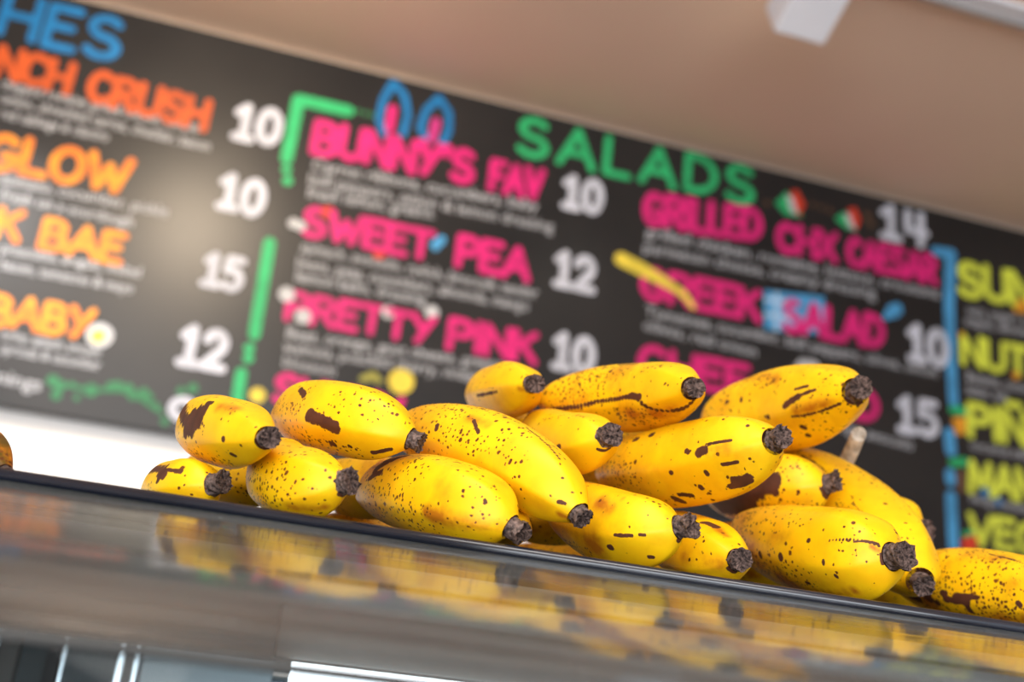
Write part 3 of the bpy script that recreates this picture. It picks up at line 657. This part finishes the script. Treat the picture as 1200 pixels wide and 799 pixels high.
STAINS = {
  'b1': [(0.428, 3.39, 0.401, 2.86, 0.00378, 'b'), (0.349, 3.32, 0.944, 2.2, 0.00421, 'b'), (0.298, 3.14, 0.298, 2.62, 0.00288, 'b'), (0.318, 2.48, 0.279, 2.44, 0.00123, 'b'), (0.736, 4.08, 0.191, 4.47, 0.00361, 'f'), (0.217, 2.44, 0.141, 2.3, 0.00278, 'a'), (0.855, 1.82, 0.141, 1.75, 0.002, 'f'), (0.25, 3.32, 0.989, 0.0, 0.00189, 'f'), (0.117, 3.46, 0.114, 3.53, 0.00098, 'b'), (0.117, 4.15, 0.11, 4.26, 0.00118, 'b'), (0.339, 3.04, 0.328, 2.86, 0.00619, 'b'), (0.37, 3.25, 0.349, 3.18, 0.00496, 'b')],
  'b2': [(0.855, 2.41, 0.344, 2.58, 0.00289, 'b'), (0.318, 3.0, 0.349, 2.65, 0.00248, 'b'), (0.349, 2.65, 0.161, 2.69, 0.00121, 'b'), (0.438, 3.25, 0.359, 3.39, 0.00205, 'f'), (0.0, 2.23, 0.0, 4.89, 0.0016, 'b'), (0.37, 2.76, 0.279, 2.9, 0.00244, 'b')],
  'b3': [(0.465, 3.35, 0.298, 3.53, 0.00345, 'b'), (0.615, 2.58, 0.551, 2.79, 0.00181, 'b'), (0.863, 3.0, 0.556, 3.18, 0.00361, 'f'), (0.863, 3.04, 0.578, 3.14, 0.00227, 'f'), (0.707, 3.98, 0.476, 4.19, 0.00447, 'f'), (0.428, 4.08, 0.213, 4.36, 0.00259, 'f'), (0.805, 2.41, 0.236, 2.02, 0.00131, 'f'), (0.141, 4.36, 0.053, 4.26, 0.00128, 'b'), (0.364, 4.12, 0.344, 4.15, 0.00175, 'b'), (0.254, 4.12, 0.245, 4.15, 0.00108, 'b')],
  'b4': [(0.583, 3.74, 0.231, 3.77, 0.00545, 'f'), (0.666, 3.32, 0.236, 2.93, 0.00391, 'f'), (0.004, 4.43, 0.0, 5.03, 0.00136, 'b'), (0.199, 3.98, 0.085, 4.57, 0.00232, 'a'), (0.412, 3.21, 0.182, 3.67, 0.00309, 'f')],
  'b5': [(0.835, 1.88, 0.551, 2.09, 0.0063, 'f'), (0.656, 3.04, 0.422, 3.07, 0.00432, 'f'), (0.682, 1.82, 0.428, 1.82, 0.00308, 'f'), (0.513, 2.51, 0.454, 2.79, 0.00109, 'b'), (0.54, 2.51, 0.449, 2.48, 0.00218, 'a'), (0.334, 1.92, 0.157, 1.99, 0.00066, 'b'), (0.042, 3.18, 0.026, 3.04, 0.00101, 'b'), (0.651, 2.97, 0.646, 3.07, 0.00136, 'b'), (0.0, 3.87, 0.028, 3.84, 0.00163, 'a')],
  'b6': [(0.75, 2.65, 0.63, 2.16, 0.00264, 'b'), (0.721, 2.37, 0.707, 1.95, 0.00271, 'b'), (0.764, 2.93, 0.692, 2.76, 0.00177, 'b'), (0.692, 3.63, 0.344, 3.77, 0.00571, 'f'), (0.755, 3.28, 0.449, 3.67, 0.00499, 'f'), (0.25, 3.56, 0.0, 3.7, 0.00356, 'a'), (0.114, 2.72, 0.106, 2.76, 0.00099, 'b'), (0.339, 3.56, 0.208, 3.67, 0.00319, 'a')],
  'b7': [(0.412, 2.58, 0.313, 2.76, 0.00341, 'a'), (0.25, 3.42, 0.165, 3.46, 0.00075, 'b'), (0.133, 3.46, 0.11, 3.49, 0.00074, 'b'), (0.303, 3.77, 0.293, 3.77, 0.00169, 'b'), (0.145, 4.33, 0.129, 4.4, 0.00104, 'b'), (0.809, 3.94, 0.375, 3.77, 0.00602, 'a'), (0.764, 4.08, 0.476, 4.12, 0.00397, 'f'), (0.002, 4.61, 0.002, 4.99, 0.00167, 'b'), (0.283, 2.37, 0.279, 2.34, 0.00128, 'a')],
  'b8': [(0.741, 3.25, 0.911, 2.13, 0.00295, 'f'), (0.401, 3.46, 0.165, 3.49, 0.00114, 'b'), (0.023, 3.63, 0.002, 3.87, 0.0015, 'a'), (0.911, 2.13, 0.114, 2.3, 0.00206, 'f')],
  'b9': [(0.883, 3.8, 0.535, 3.53, 0.00164, 'b'), (0.535, 3.53, 0.231, 3.42, 0.00157, 'b'), (0.259, 3.42, 0.204, 3.46, 0.00195, 'b'), (0.231, 3.42, 0.0, 5.03, 0.00149, 'b'), (0.89, 2.62, 0.646, 2.65, 0.00735, 'f'), (0.843, 3.49, 0.546, 3.0, 0.00619, 'f'), (0.38, 4.01, 0.217, 4.22, 0.00489, 'f'), (0.308, 3.98, 0.072, 4.36, 0.00379, 'a'), (0.492, 2.16, 0.354, 2.2, 0.00091, 'b'), (0.641, 4.05, 0.63, 4.05, 0.00156, 'b')],
  'b10': [(0.264, 3.49, 0.24, 3.49, 0.0014, 'b'), (0.036, 4.29, 0.018, 5.24, 0.00082, 'b'), (0.503, 2.55, 0.079, 2.09, 0.00138, 'f')],
  'b11': [(0.259, 3.28, 0.226, 3.25, 0.0027, 'b'), (0.328, 3.18, 0.313, 3.21, 0.0016, 'b'), (0.222, 3.11, 0.11, 3.11, 0.00058, 'b'), (0.208, 3.28, 0.133, 3.32, 0.00311, 'a'), (0.169, 3.74, 0.11, 3.84, 0.0011, 'b'), (0.173, 4.33, 0.117, 4.5, 0.00266, 'b'), (0.208, 4.43, 0.121, 4.61, 0.00178, 'b'), (0.492, 4.29, 0.47, 4.43, 0.00237, 'b'), (0.792, 4.64, 0.656, 4.68, 0.00297, 'f'), (0.422, 3.6, 0.417, 3.6, 0.00163, 'b'), (0.254, 3.8, 0.254, 3.84, 0.00158, 'b'), (0.323, 4.12, 0.323, 4.15, 0.00183, 'b'), (0.692, 2.48, 0.672, 2.48, 0.00174, 'b'), (0.599, 2.44, 0.583, 2.44, 0.00171, 'b'), (0.944, 2.76, 0.661, 3.6, 0.00589, 'f'), (0.911, 4.75, 0.222, 5.06, 0.00364, 'a'), (0.449, 4.19, 0.396, 4.29, 0.00163, 'b')],
  'b12': [(0.231, 3.46, 0.157, 3.28, 0.00209, 'b'), (0.157, 3.28, 0.089, 3.11, 0.00113, 'b'), (0.178, 3.04, 0.121, 2.97, 0.00093, 'b'), (0.208, 3.77, 0.023, 3.98, 0.00101, 'b'), (0.173, 3.63, 0.05, 3.7, 0.00305, 'a'), (0.692, 2.97, 0.682, 2.97, 0.00171, 'b'), (0.556, 3.04, 0.551, 3.07, 0.00179, 'b'), (0.354, 3.63, 0.349, 3.63, 0.00173, 'b'), (0.208, 4.15, 0.204, 4.19, 0.00184, 'b'), (0.231, 4.47, 0.226, 4.47, 0.00169, 'b'), (0.0, 5.06, 0.0, 5.06, 0.00151, 'b'), (0.769, 2.06, 0.375, 2.65, 0.00439, 'f'), (0.961, 2.27, 0.883, 2.65, 0.00467, 'f'), (0.63, 2.23, 0.313, 2.65, 0.00325, 'a'), (0.412, 2.62, 0.264, 2.86, 0.00214, 'f')],
  'b13': [(0.454, 3.49, 0.25, 3.18, 0.0068, 'b'), (0.726, 4.01, 0.412, 3.74, 0.00643, 'b'), (0.279, 3.04, 0.24, 3.42, 0.00365, 'b'), (0.721, 4.4, 0.323, 4.05, 0.00529, 'f'), (0.298, 3.77, 0.059, 4.61, 0.00311, 'f'), (0.444, 4.01, 0.085, 4.19, 0.00413, 'a'), (0.0, 3.77, 0.0, 4.99, 0.0026, 'b'), (0.503, 3.74, 0.328, 3.28, 0.00741, 'b')],
  'b14': [(0.245, 1.78, 0.096, 1.82, 0.00218, 'a'), (0.288, 1.92, 0.195, 1.78, 0.00223, 'b'), (0.0, 4.05, 0.0, 4.64, 0.00171, 'b'), (0.245, 3.25, 0.045, 3.49, 0.00344, 'a')],
  'b15': [(0.269, 2.93, 0.016, 2.69, 0.00057, 'b'), (0.129, 2.86, 0.021, 2.62, 0.00066, 'b'), (0.0, 3.21, 0.0, 3.74, 0.00153, 'b'), (0.048, 2.86, 0.011, 2.97, 0.00131, 'a'), (0.54, 3.42, 0.535, 3.46, 0.00188, 'b'), (0.396, 3.0, 0.391, 3.0, 0.00128, 'b'), (0.672, 3.49, 0.666, 3.53, 0.0017, 'b'), (0.283, 3.42, 0.279, 3.46, 0.00112, 'b'), (0.444, 4.01, 0.428, 4.01, 0.00115, 'b'), (0.231, 3.74, 0.226, 3.77, 0.00111, 'b'), (0.736, 3.84, 0.513, 3.98, 0.00657, 'f'), (0.736, 3.39, 0.535, 2.93, 0.00378, 'a'), (0.687, 3.04, 0.433, 2.51, 0.00185, 'f'), (0.787, 4.4, 0.195, 4.26, 0.00265, 'a'), (0.712, 3.56, 0.578, 4.36, 0.00956, 'a')],
  'b16': [(0.417, 2.55, 0.204, 2.41, 0.0006, 'b'), (0.487, 3.11, 0.417, 2.55, 0.00418, 'f'), (0.438, 2.93, 0.412, 2.86, 0.00314, 'a'), (0.863, 2.65, 0.63, 2.55, 0.00108, 'b')],
  'b17': [],
  'b18': [(0.604, 3.63, 0.497, 3.6, 0.00225, 'b'), (0.503, 3.7, 0.497, 3.84, 0.00201, 'b'), (0.556, 3.49, 0.454, 3.46, 0.00149, 'b'), (0.666, 3.8, 0.656, 3.8, 0.00181, 'b'), (0.712, 3.56, 0.697, 3.67, 0.00313, 'b'), (0.62, 3.49, 0.604, 3.49, 0.00205, 'b'), (0.279, 3.42, 0.269, 3.46, 0.00144, 'b'), (0.851, 3.56, 0.672, 3.98, 0.00728, 'a'), (0.567, 2.34, 0.385, 2.27, 0.00396, 'a'), (0.682, 3.42, 0.259, 3.7, 0.01052, 'f'), (0.465, 2.2, 0.303, 2.37, 0.00088, 'b'), (0.851, 3.56, 0.778, 3.77, 0.00425, 'b'), (0.599, 4.12, 0.269, 3.91, 0.00384, 'a')],
}

PS = [0, .04, .10, .18, .28, .42, .6, .75, .87, .95, 1.0]
PR = [.30, .475, .68, .845, .955, 1.0, .99, .91, .72, .47, .16]


def prof(s):
    s = np.asarray(s, float); out = np.zeros_like(s)
    m = np.gradient(np.array(PR), np.array(PS))
    for i in range(len(PS) - 1):
        a, b = PS[i], PS[i + 1]; k = (s >= a) & (s <= b); t = (s - a) / (b - a); h = b - a
        v = (2 * t**3 - 3 * t**2 + 1) * PR[i] + (t**3 - 2 * t**2 + t) * h * m[i] + (-2 * t**3 + 3 * t**2) * PR[i + 1] + (t**3 - t**2) * h * m[i + 1]
        out = np.where(k, v, out)
    return out


def frame(T, C, F, s):
    s = np.asarray(s, float)[:, None]
    Pp = (1 - s)**2 * T + 2 * s * (1 - s) * C + s * s * F
    D = 2 * (1 - s) * (C - T) + 2 * s * (F - C); D /= np.linalg.norm(D, axis=1)[:, None]
    A = np.cross(D, np.array([0, 0, 1.])); A /= np.linalg.norm(A, axis=1)[:, None]
    return Pp, D, A, np.cross(A, D)


def ridge(s, th, rot):
    k = 1 - 0.45 * np.clip((s - .15) / .3, 0, 1) * np.clip((.95 - s) / .2, 0, 1)
    fade = np.clip(s / 0.06, 0, 1) * np.clip((1 - s) / 0.06, 0, 1)
    sn = np.sqrt(np.sin(2.5 * th + rot)**2 + 0.02)
    return 1 + 0.105 * k * fade * (0.5 - sn)


def ring_faces(ns, nt, b=0):
    F = []
    for i in range(ns - 1):
        for j in range(nt):
            k = (j + 1) % nt
            F.append((b + i * nt + j, b + i * nt + k, b + (i + 1) * nt + k, b + (i + 1) * nt + j))
    return F


def banana_material(name, speck, blot, amber, seed, hue):
    """ripe peel: yellow ground, amber bloom deepened as painted underside shade, fine brown freckles, larger spots, and the bruises stored on the mesh"""
    m = bpy.data.materials.new(name); m.use_nodes = True
    nt = m.node_tree; N = nt.nodes; L = nt.links; b = N['Principled BSDF']

    def math_(op, a, c, clamp=False):
        n = N.new('ShaderNodeMath'); n.operation = op; n.use_clamp = clamp
        for i, v in enumerate((a, c)):
            if hasattr(v, 'links') or hasattr(v, 'is_linked'): L.new(v, n.inputs[i])
            else: n.inputs[i].default_value = v
        return n.outputs[0]

    def rng(v, a, c, lo=0.0, hi=1.0, smooth=True):
        n = N.new('ShaderNodeMapRange'); n.interpolation_type = 'SMOOTHSTEP' if smooth else 'LINEAR'
        L.new(v, n.inputs['Value'])
        for nm, q in (('From Min', a), ('From Max', c), ('To Min', lo), ('To Max', hi)):
            if hasattr(q, 'is_linked'): L.new(q, n.inputs[nm])
            else: n.inputs[nm].default_value = q
        return n.outputs['Result']

    def mix(fac, a, c):
        n = N.new('ShaderNodeMix'); n.data_type = 'RGBA'
        L.new(fac, n.inputs['Factor'])
        for i, q in ((6, a), (7, c)):
            if hasattr(q, 'is_linked'): L.new(q, n.inputs[i])
            else: n.inputs[i].default_value = (*q, 1)
        return n.outputs[2]

    tc = N.new('ShaderNodeTexCoord')
    off = N.new('ShaderNodeMapping'); off.inputs['Location'].default_value = (seed * 1.37, seed * 0.71, seed * 2.1)
    L.new(tc.outputs['Object'], off.inputs['Vector']); vec = off.outputs['Vector']

    def noise(scale, detail=3.0, rough=0.5):
        n = N.new('ShaderNodeTexNoise'); n.inputs['Scale'].default_value = scale; n.inputs['Detail'].default_value = detail
        n.inputs['Roughness'].default_value = rough; L.new(vec, n.inputs['Vector']); return n

    warp = noise(260, 2)
    wv = N.new('ShaderNodeVectorMath'); wv.operation = 'SCALE'; wv.inputs['Scale'].default_value = 0.0022
    L.new(warp.outputs['Color'], wv.inputs[0])
    wa = N.new('ShaderNodeVectorMath'); wa.operation = 'ADD'; L.new(vec, wa.inputs[0]); L.new(wv.outputs[0], wa.inputs[1])

    def dots(scale, share, rmax, dens):
        v = N.new('ShaderNodeTexVoronoi'); v.inputs['Scale'].default_value = scale; v.inputs['Randomness'].default_value = 1.0
        L.new(wa.outputs[0], v.inputs['Vector'])
        sep = N.new('ShaderNodeSeparateColor'); L.new(v.outputs['Color'], sep.inputs[0])
        d = math_('ADD', dens, share)                       # share of cells that carry a spot
        on = math_('LESS_THAN', sep.outputs[0], d)
        rad = rng(sep.outputs[1], 0, 1, rmax * 0.35, rmax, False)
        inner = math_('MULTIPLY', rad, 0.62)
        s = rng(v.outputs['Distance'], inner, rad, 1.0, 0.0)
        return math_('MULTIPLY', s, on), sep.outputs[2]

    at = N.new('ShaderNodeAttribute'); at.attribute_name = 'marks'
    sa = N.new('ShaderNodeSeparateColor'); L.new(at.outputs['Color'], sa.inputs[0])
    bruise, freck, amb = sa.outputs[0], sa.outputs[1], sa.outputs[2]

    big = noise(28, 3)
    dens = math_('MULTIPLY', rng(big.outputs['Fac'], 0.44, 0.70), speck * 1.1)
    dens = math_('ADD', dens, math_('MULTIPLY', freck, 1.0))
    f1, h1 = dots(430, speck * 0.10, 0.56, math_('MULTIPLY', dens, 1.25))
    f2, h2 = dots(190, blot * 0.7, 0.34, math_('MULTIPLY', dens, 0.30))
    fr = math_('MAXIMUM', f1, f2)

    # ground colour
    g = noise(60, 4)
    ground = mix(rng(g.outputs['Fac'], 0.3, 0.7), (0.94 * hue, 0.565 * hue, 0.004), (0.90 * hue, 0.475 * hue, 0.003))
    am = noise(45, 5, 0.6)
    amf = math_('ADD', math_('MULTIPLY', rng(am.outputs['Fac'], 0.48, 0.75), amber * 1.4), math_('MULTIPLY', math_('MULTIPLY', amb, rng(am.outputs['Fac'], 0.28, 0.62)), 0.95), True)  # amber bloom, strengthened so the colour carries the brown shade of undersides
    ground = mix(amf, ground, (0.48, 0.155, 0.006))
    tone = mix(h1, (0.085, 0.022, 0.006), (0.16, 0.050, 0.008))
    col = mix(fr, ground, tone)
    # bruises with a torn outline
    ed = noise(170, 5, 0.65)
    bn = math_('ADD', bruise, math_('MULTIPLY', math_('SUBTRACT', ed.outputs['Fac'], 0.5), 1.1))
    bf = math_('MULTIPLY', rng(bn, 0.42, 0.58), rng(bruise, 0.02, 0.12))
    bt = noise(120, 3)
    bcol = mix(bt.outputs['Fac'], (0.030, 0.010, 0.006), (0.135, 0.044, 0.020))
    col = mix(bf, col, bcol)
    L.new(col, b.inputs['Base Color'])
    L.new(rng(bf, 0, 1, 0.43, 0.62), b.inputs['Roughness'])
    b.inputs['Specular IOR Level'].default_value = 0.27
    b.inputs['Subsurface Weight'].default_value = 0.0
    bp = N.new('ShaderNodeBump'); bp.inputs['Strength'].default_value = 0.25; bp.inputs['Distance'].default_value = 0.0012
    hgt = math_('ADD', math_('MULTIPLY', g.outputs['Fac'], 0.5), math_('MULTIPLY', math_('MAXIMUM', fr, bf), -0.25))
    L.new(hgt, bp.inputs['Height']); L.new(bp.outputs['Normal'], b.inputs['Normal'])
    return m


M['stem'] = noisy(mat('dry_banana_stem', rough=0.7, spec=0.4), (0.022, 0.013, 0.011), (0.26, 0.175, 0.145), 420, 6, (1, 1, 1), 0.1, 1.0, 0.36, 0.72)
M['stem_pale'] = noisy(mat('grey_dry_stem', rough=0.75, spec=0.3), (0.30, 0.25, 0.20), (0.56, 0.48, 0.39), 160, 4, (1, 1, 1), 0.1, 0.6)
M['stem_face'] = noisy(mat('cut_stem_face', rough=0.85, spec=0.2), (0.016, 0.010, 0.009), (0.19, 0.125, 0.105), 520, 4, (1, 1, 1), 0.0, 1.0)


def vnoise(rs, th, z, k=3):
    v = 0
    for i in range(k):
        a = rs.randint(2, 8); p = rs.uniform(0, 6.28); q = rs.uniform(-6, 6)
        v = v + np.sin(a * th + q * z * 3 + p) / k
    return v


def make_banana(key, label, speck=0.35, blot=0.10, amber=0.25, hue=1.0, rot=0.0, stem=(0.36, 0.265, 0.275), long_stem=False, dark_tip=False):
    Tt, Cc, Ff, r = BANANAS[key]
    Tt, Cc, Ff = np.array(Tt), np.array(Cc), np.array(Ff)
    rs = np.random.RandomState(sum(ord(c) * (i + 3) for i, c in enumerate(key)))
    ns, nt = (60, 48) if key[0] in 'fh' or key in ('b21', 'b22', 'b23') else (210, 132)
    t = np.linspace(0, 1, ns); ss = 0.5 * (t + (0.5 - 0.5 * np.cos(np.pi * t)))
    th = np.linspace(0, 2 * np.pi, nt, endpoint=False)
    Pp, D, A, U = frame(Tt, Cc, Ff, ss)
    S, TH = np.meshgrid(ss, th, indexing='ij')
    rr = (prof(ss) * r)[:, None] * ridge(S, TH, rot)
    rr = rr * (1 + 0.012 * np.sin(3 * TH + rs.uniform(0, 6) + 9 * S) + 0.010 * np.sin(2 * TH - 14 * S + rs.uniform(0, 6)))
    N = A[:, None] * np.cos(TH)[..., None] + U[:, None] * np.sin(TH)[..., None]
    X = Pp[:, None] + N * rr[..., None]
    base = np.array([Pp[ns // 2][0], Pp[ns // 2][1], X[..., 2].min()])
    root = empty('banana', tuple(base), label, 'banana', 'ripe spotted bananas piled on the display case')
    V = (X - base).reshape(-1, 3); F = ring_faces(ns, nt)
    F.append(tuple(range(nt))); F.append(tuple((ns - 1) * nt + j for j in range(nt))[::-1])
    m = banana_material('banana_peel_' + str(len(bpy.data.materials)), speck, blot, amber, rs.uniform(0, 9), hue)
    peel = new_obj('peel', V, F, m, root, True)
    # bruise, freckle and amber masks of this peel, kept per vertex in (along, around) of the fruit itself
    Ln = float(np.linalg.norm(np.diff(Pp, axis=0), axis=1).sum())
    mk = np.zeros((ns, nt, 4)); mk[..., 3] = 1
    far = np.clip((S - 0.50) / 0.42, 0, 1)
    mk[..., 1] = far * 0.45 * min(1.0, speck * 3); mk[..., 2] = far * 0.55  # far ends more freckled; the amber there also paints in shade
    for st in STAINS.get(key, []):
        s1, t1, s2, t2, rad, kind = st
        dt = (t2 - t1 + math.pi) % (2 * math.pi) - math.pi
        best = np.full((ns, nt), 9.0)
        for q in np.linspace(0, 1, 14):
            sc, tcn = s1 + (s2 - s1) * q, t1 + dt * q
            du = (S - sc) * Ln; dv = ((TH - tcn + math.pi) % (2 * math.pi) - math.pi) * np.maximum(rr, 0.4 * r)
            best = np.minimum(best, np.sqrt(du**2 + dv**2))
        w = np.clip(1.0 - best / (max(rad, 0.0009) * 1.8), 0, 1) * 1.2
        ch = {'b': 0, 'f': 1, 'a': 2}[kind]
        mk[..., ch] = np.maximum(mk[..., ch], np.clip(w, 0, 1))
    # darkening of the peel where it meets the stem
    mk[..., 0] = np.maximum(mk[..., 0], np.clip(0.55 - S * Ln / 0.0016, 0, 1))
    ca = peel.data.color_attributes.new('marks', 'FLOAT_COLOR', 'POINT')
    ca.data.foreach_set('color', mk.astype(np.float32).ravel())
    # stem
    ln, r0, r1 = stem[0] * r, stem[1] * r, stem[2] * r
    d0 = -D[0]; bendv = np.array([rs.uniform(-.25, .25), 0, rs.uniform(-.25, .35)])
    nk, nj = 16, 36; tj = np.linspace(0, 2 * np.pi, nj, endpoint=False)
    if long_stem: ln, bendv = 2.1 * r, np.array([0.05, 0.0, 0.85])
    P0 = Pp[0] + D[0] * 0.06 * r
    rings = []
    for i in range(nk):
        q = i / (nk - 1)
        c = P0 + d0 * ln * q + bendv * ln * 0.55 * q * q
        rad = r0 + (r1 - r0) * q
        if not long_stem: rad = rad * (1 - 0.12 * math.sin(q * math.pi))
        lump = 1 + (0.05 if long_stem else 0.09) * vnoise(rs if i == 0 else np.random.RandomState(int(r * 1e6) % 977), tj, q) + (0.0 if long_stem else 0.05) * rs.uniform(-1, 1, nj)
        o = (A[0][None] * np.cos(tj)[:, None] + U[0][None] * np.sin(tj)[:, None]) * (rad * lump)[:, None]
        jag = d0[None] * (rs.uniform(-0.10, 0.12, nj) * r * (0.6 if (i == nk - 1 and not long_stem) else 0.15))[:, None]
        rings.append(c + o + jag)
    cend = P0 + d0 * ln + bendv * ln * 0.55
    rim = rings[-1]
    Vs = np.concatenate(rings); Fs = ring_faces(nk, nj); Fs.append(tuple(range(nj)))
    nb = len(Vs)
    # sunken cut face as its own piece
    st = new_obj('stem', Vs - base, Fs, M['stem_pale'] if long_stem else M['stem'], root, True)
    fV = [p for p in rim] + [cend + (rim[j] - cend) * 0.55 + d0 * r * rs.uniform(-0.10, 0.05) for j in range(nj)] + [cend - d0 * r * 0.05]
    fF = [(j, (j + 1) % nj, nj + (j + 1) % nj, nj + j) for j in range(nj)] + [(nj + j, nj + (j + 1) % nj, 2 * nj) for j in range(nj)]
    new_obj('cut_face', np.array(fV) - base, fF, M['stem_pale'] if long_stem else M['stem_face'], st, True)
    # blossom end
    k, bV = 12, []
    for q, rad in ((-0.06, 0.20), (0.06, 0.17), (0.14, 0.12), (0.17, 0.03)):
        for j in range(k):
            a = 2 * math.pi * j / k
            bV.append(Pp[-1] + D[-1] * q * r + (A[-1] * math.cos(a) + U[-1] * math.sin(a)) * rad * r * rs.uniform(0.85, 1.15))
    bF = ring_faces(4, k); bF.append(tuple(range(k))); bF.append(tuple(3 * k + j for j in range(k))[::-1])
    new_obj('blossom_end', np.array(bV) - base, bF, M['stem'], root, True)
    return root


BANANAS['b20'] = ((-0.092, 0.540, PLATE + 0.005), (-0.124, 0.575, PLATE + 0.032), (-0.160, 0.63, PLATE + 0.014), 0.0135)
BANANAS['b21'] = ((0.205, 0.725, PLATE + 0.026), (0.130, 0.740, PLATE + 0.030), (0.050, 0.730, PLATE + 0.022), 0.022)
BANANAS['b22'] = ((0.360, 0.725, PLATE + 0.022), (0.270, 0.770, PLATE + 0.036), (0.172, 0.775, PLATE + 0.022), 0.022)
BANANAS['b23'] = ((0.525, 0.730, PLATE + 0.022), (0.450, 0.745, PLATE + 0.032), (0.375, 0.735, PLATE + 0.022), 0.022)
make_banana('b1', 'short plump banana with a dark bruise, upper of the two at the far left', 0.22, 0.10, 0.18, 1.0, 0.3)
make_banana('b2', 'small banana with a blackened stem lying lowest at the far left', 0.15, 0.06, 0.25, 1.0, 1.0, (0.52, 0.36, 0.38))
make_banana('b3', 'banana with a brown rectangular scar, resting above the front left bananas', 0.25, 0.08, 0.16, 1.0, 0.6)
make_banana('b4', 'plump banana with a wide grey stem end on the front edge at the left', 0.26, 0.05, 0.14, 1.0, 0.0, (0.38, 0.33, 0.35))
make_banana('b5', 'long freckled banana slanting steeply down across the middle of the pile', 0.40, 0.14, 0.20, 1.0, 0.9)
make_banana('b6', 'freckled banana on the front edge below the long slanting banana', 0.42, 0.12, 0.30, 1.0, 0.4)
make_banana('b6x', 'mostly hidden banana of which a dark stem shows behind the front one', 0.3, 0.1, 0.3, 0.95, 0.2)
make_banana('b7', 'banana with an orange blush on the front edge right of the long slanting banana', 0.22, 0.12, 0.25, 1.0, 0.8, (0.52, 0.28, 0.33))
make_banana('b8', 'small banana at the top left of the pile with a big dark stem end', 0.30, 0.08, 0.30, 1.0, 1.2, (0.38, 0.30, 0.31))
make_banana('b9', 'banana on top of the pile with a long black split along its side', 0.85, 0.14, 0.45, 0.97, 0.1, (0.36, 0.255, 0.26))
make_banana('b10', 'smooth short banana in the middle under the one with a black split', 0.08, 0.05, 0.15, 1.0, 0.5, (0.34, 0.35, 0.37))
make_banana('b11', 'large banana with a dark blotch on its flank in the right centre', 0.22, 0.16, 0.22, 1.0, 0.75, (0.38, 0.25, 0.26))
make_banana('b12', 'topmost banana on the right with two scratched brown scars', 0.35, 0.12, 0.25, 1.0, 0.35, (0.36, 0.25, 0.26))
make_banana('b13', 'heavily browned banana wedged under the large blotched banana', 0.55, 0.30, 0.40, 0.95, 0.9, (0.42, 0.28, 0.30))
make_banana('b14', 'low banana in the front gap with only its rounded stem end showing', 0.10, 0.06, 0.35, 1.0, 0.2, (0.38, 0.30, 0.31))
make_banana('b15', 'thick banana lying along the front edge at the right of the pile', 0.30, 0.10, 0.25, 1.0, 0.55, (0.42, 0.28, 0.30))
make_banana('b16', 'long pale banana sloping down behind the thick front right banana', 0.25, 0.08, 0.18, 1.0, 0.15, (0.42, 0.22, 0.24))
make_banana('b17', 'banana peeking out at the back right with a small curled stem', 0.10, 0.05, 0.15, 1.0, 0.6, (0.52, 0.36, 0.38))
make_banana('b18', 'separate speckled banana at the far right running out of the picture', 0.80, 0.45, 0.45, 1.0, 0.3)
make_banana('b19', 'banana at the back whose pale grey stem curves up against the board', 0.30, 0.10, 0.25, 0.95, 0.3, (1.9, 0.22, 0.20), True)
make_banana('b20', 'dark overripe banana at the far left end of the display case', 0.95, 0.95, 1.6, 0.10, 0.3)
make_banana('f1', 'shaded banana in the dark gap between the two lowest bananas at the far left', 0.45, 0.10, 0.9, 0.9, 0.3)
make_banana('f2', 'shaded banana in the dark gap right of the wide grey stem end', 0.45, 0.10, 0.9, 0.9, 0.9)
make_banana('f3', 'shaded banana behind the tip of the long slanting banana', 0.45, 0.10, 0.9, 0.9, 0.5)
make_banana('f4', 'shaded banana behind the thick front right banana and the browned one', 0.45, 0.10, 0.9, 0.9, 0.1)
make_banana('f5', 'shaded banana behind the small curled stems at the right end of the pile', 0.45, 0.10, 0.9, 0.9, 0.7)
make_banana('h1', 'hidden banana under the small top left one, behind the long slanting banana', 0.4, 0.1, 0.6, 0.95, 0.3)
make_banana('h2', 'browned banana in the shadow between the smooth short one and the large blotched one', 0.7, 0.3, 0.9, 0.9, 0.8)
make_banana('h3', 'hidden banana underneath the topmost banana on the right', 0.4, 0.1, 0.6, 0.95, 0.6)
make_banana('b21', 'hidden banana lying crosswise at the back of the pile, left part', 0.35, 0.10, 0.30, 0.95, 0.3)
make_banana('b22', 'hidden banana lying crosswise at the back of the pile, middle part', 0.35, 0.10, 0.30, 0.95, 0.9)
make_banana('b23', 'hidden banana lying crosswise at the back of the pile, right part', 0.35, 0.10, 0.30, 0.95, 0.5)
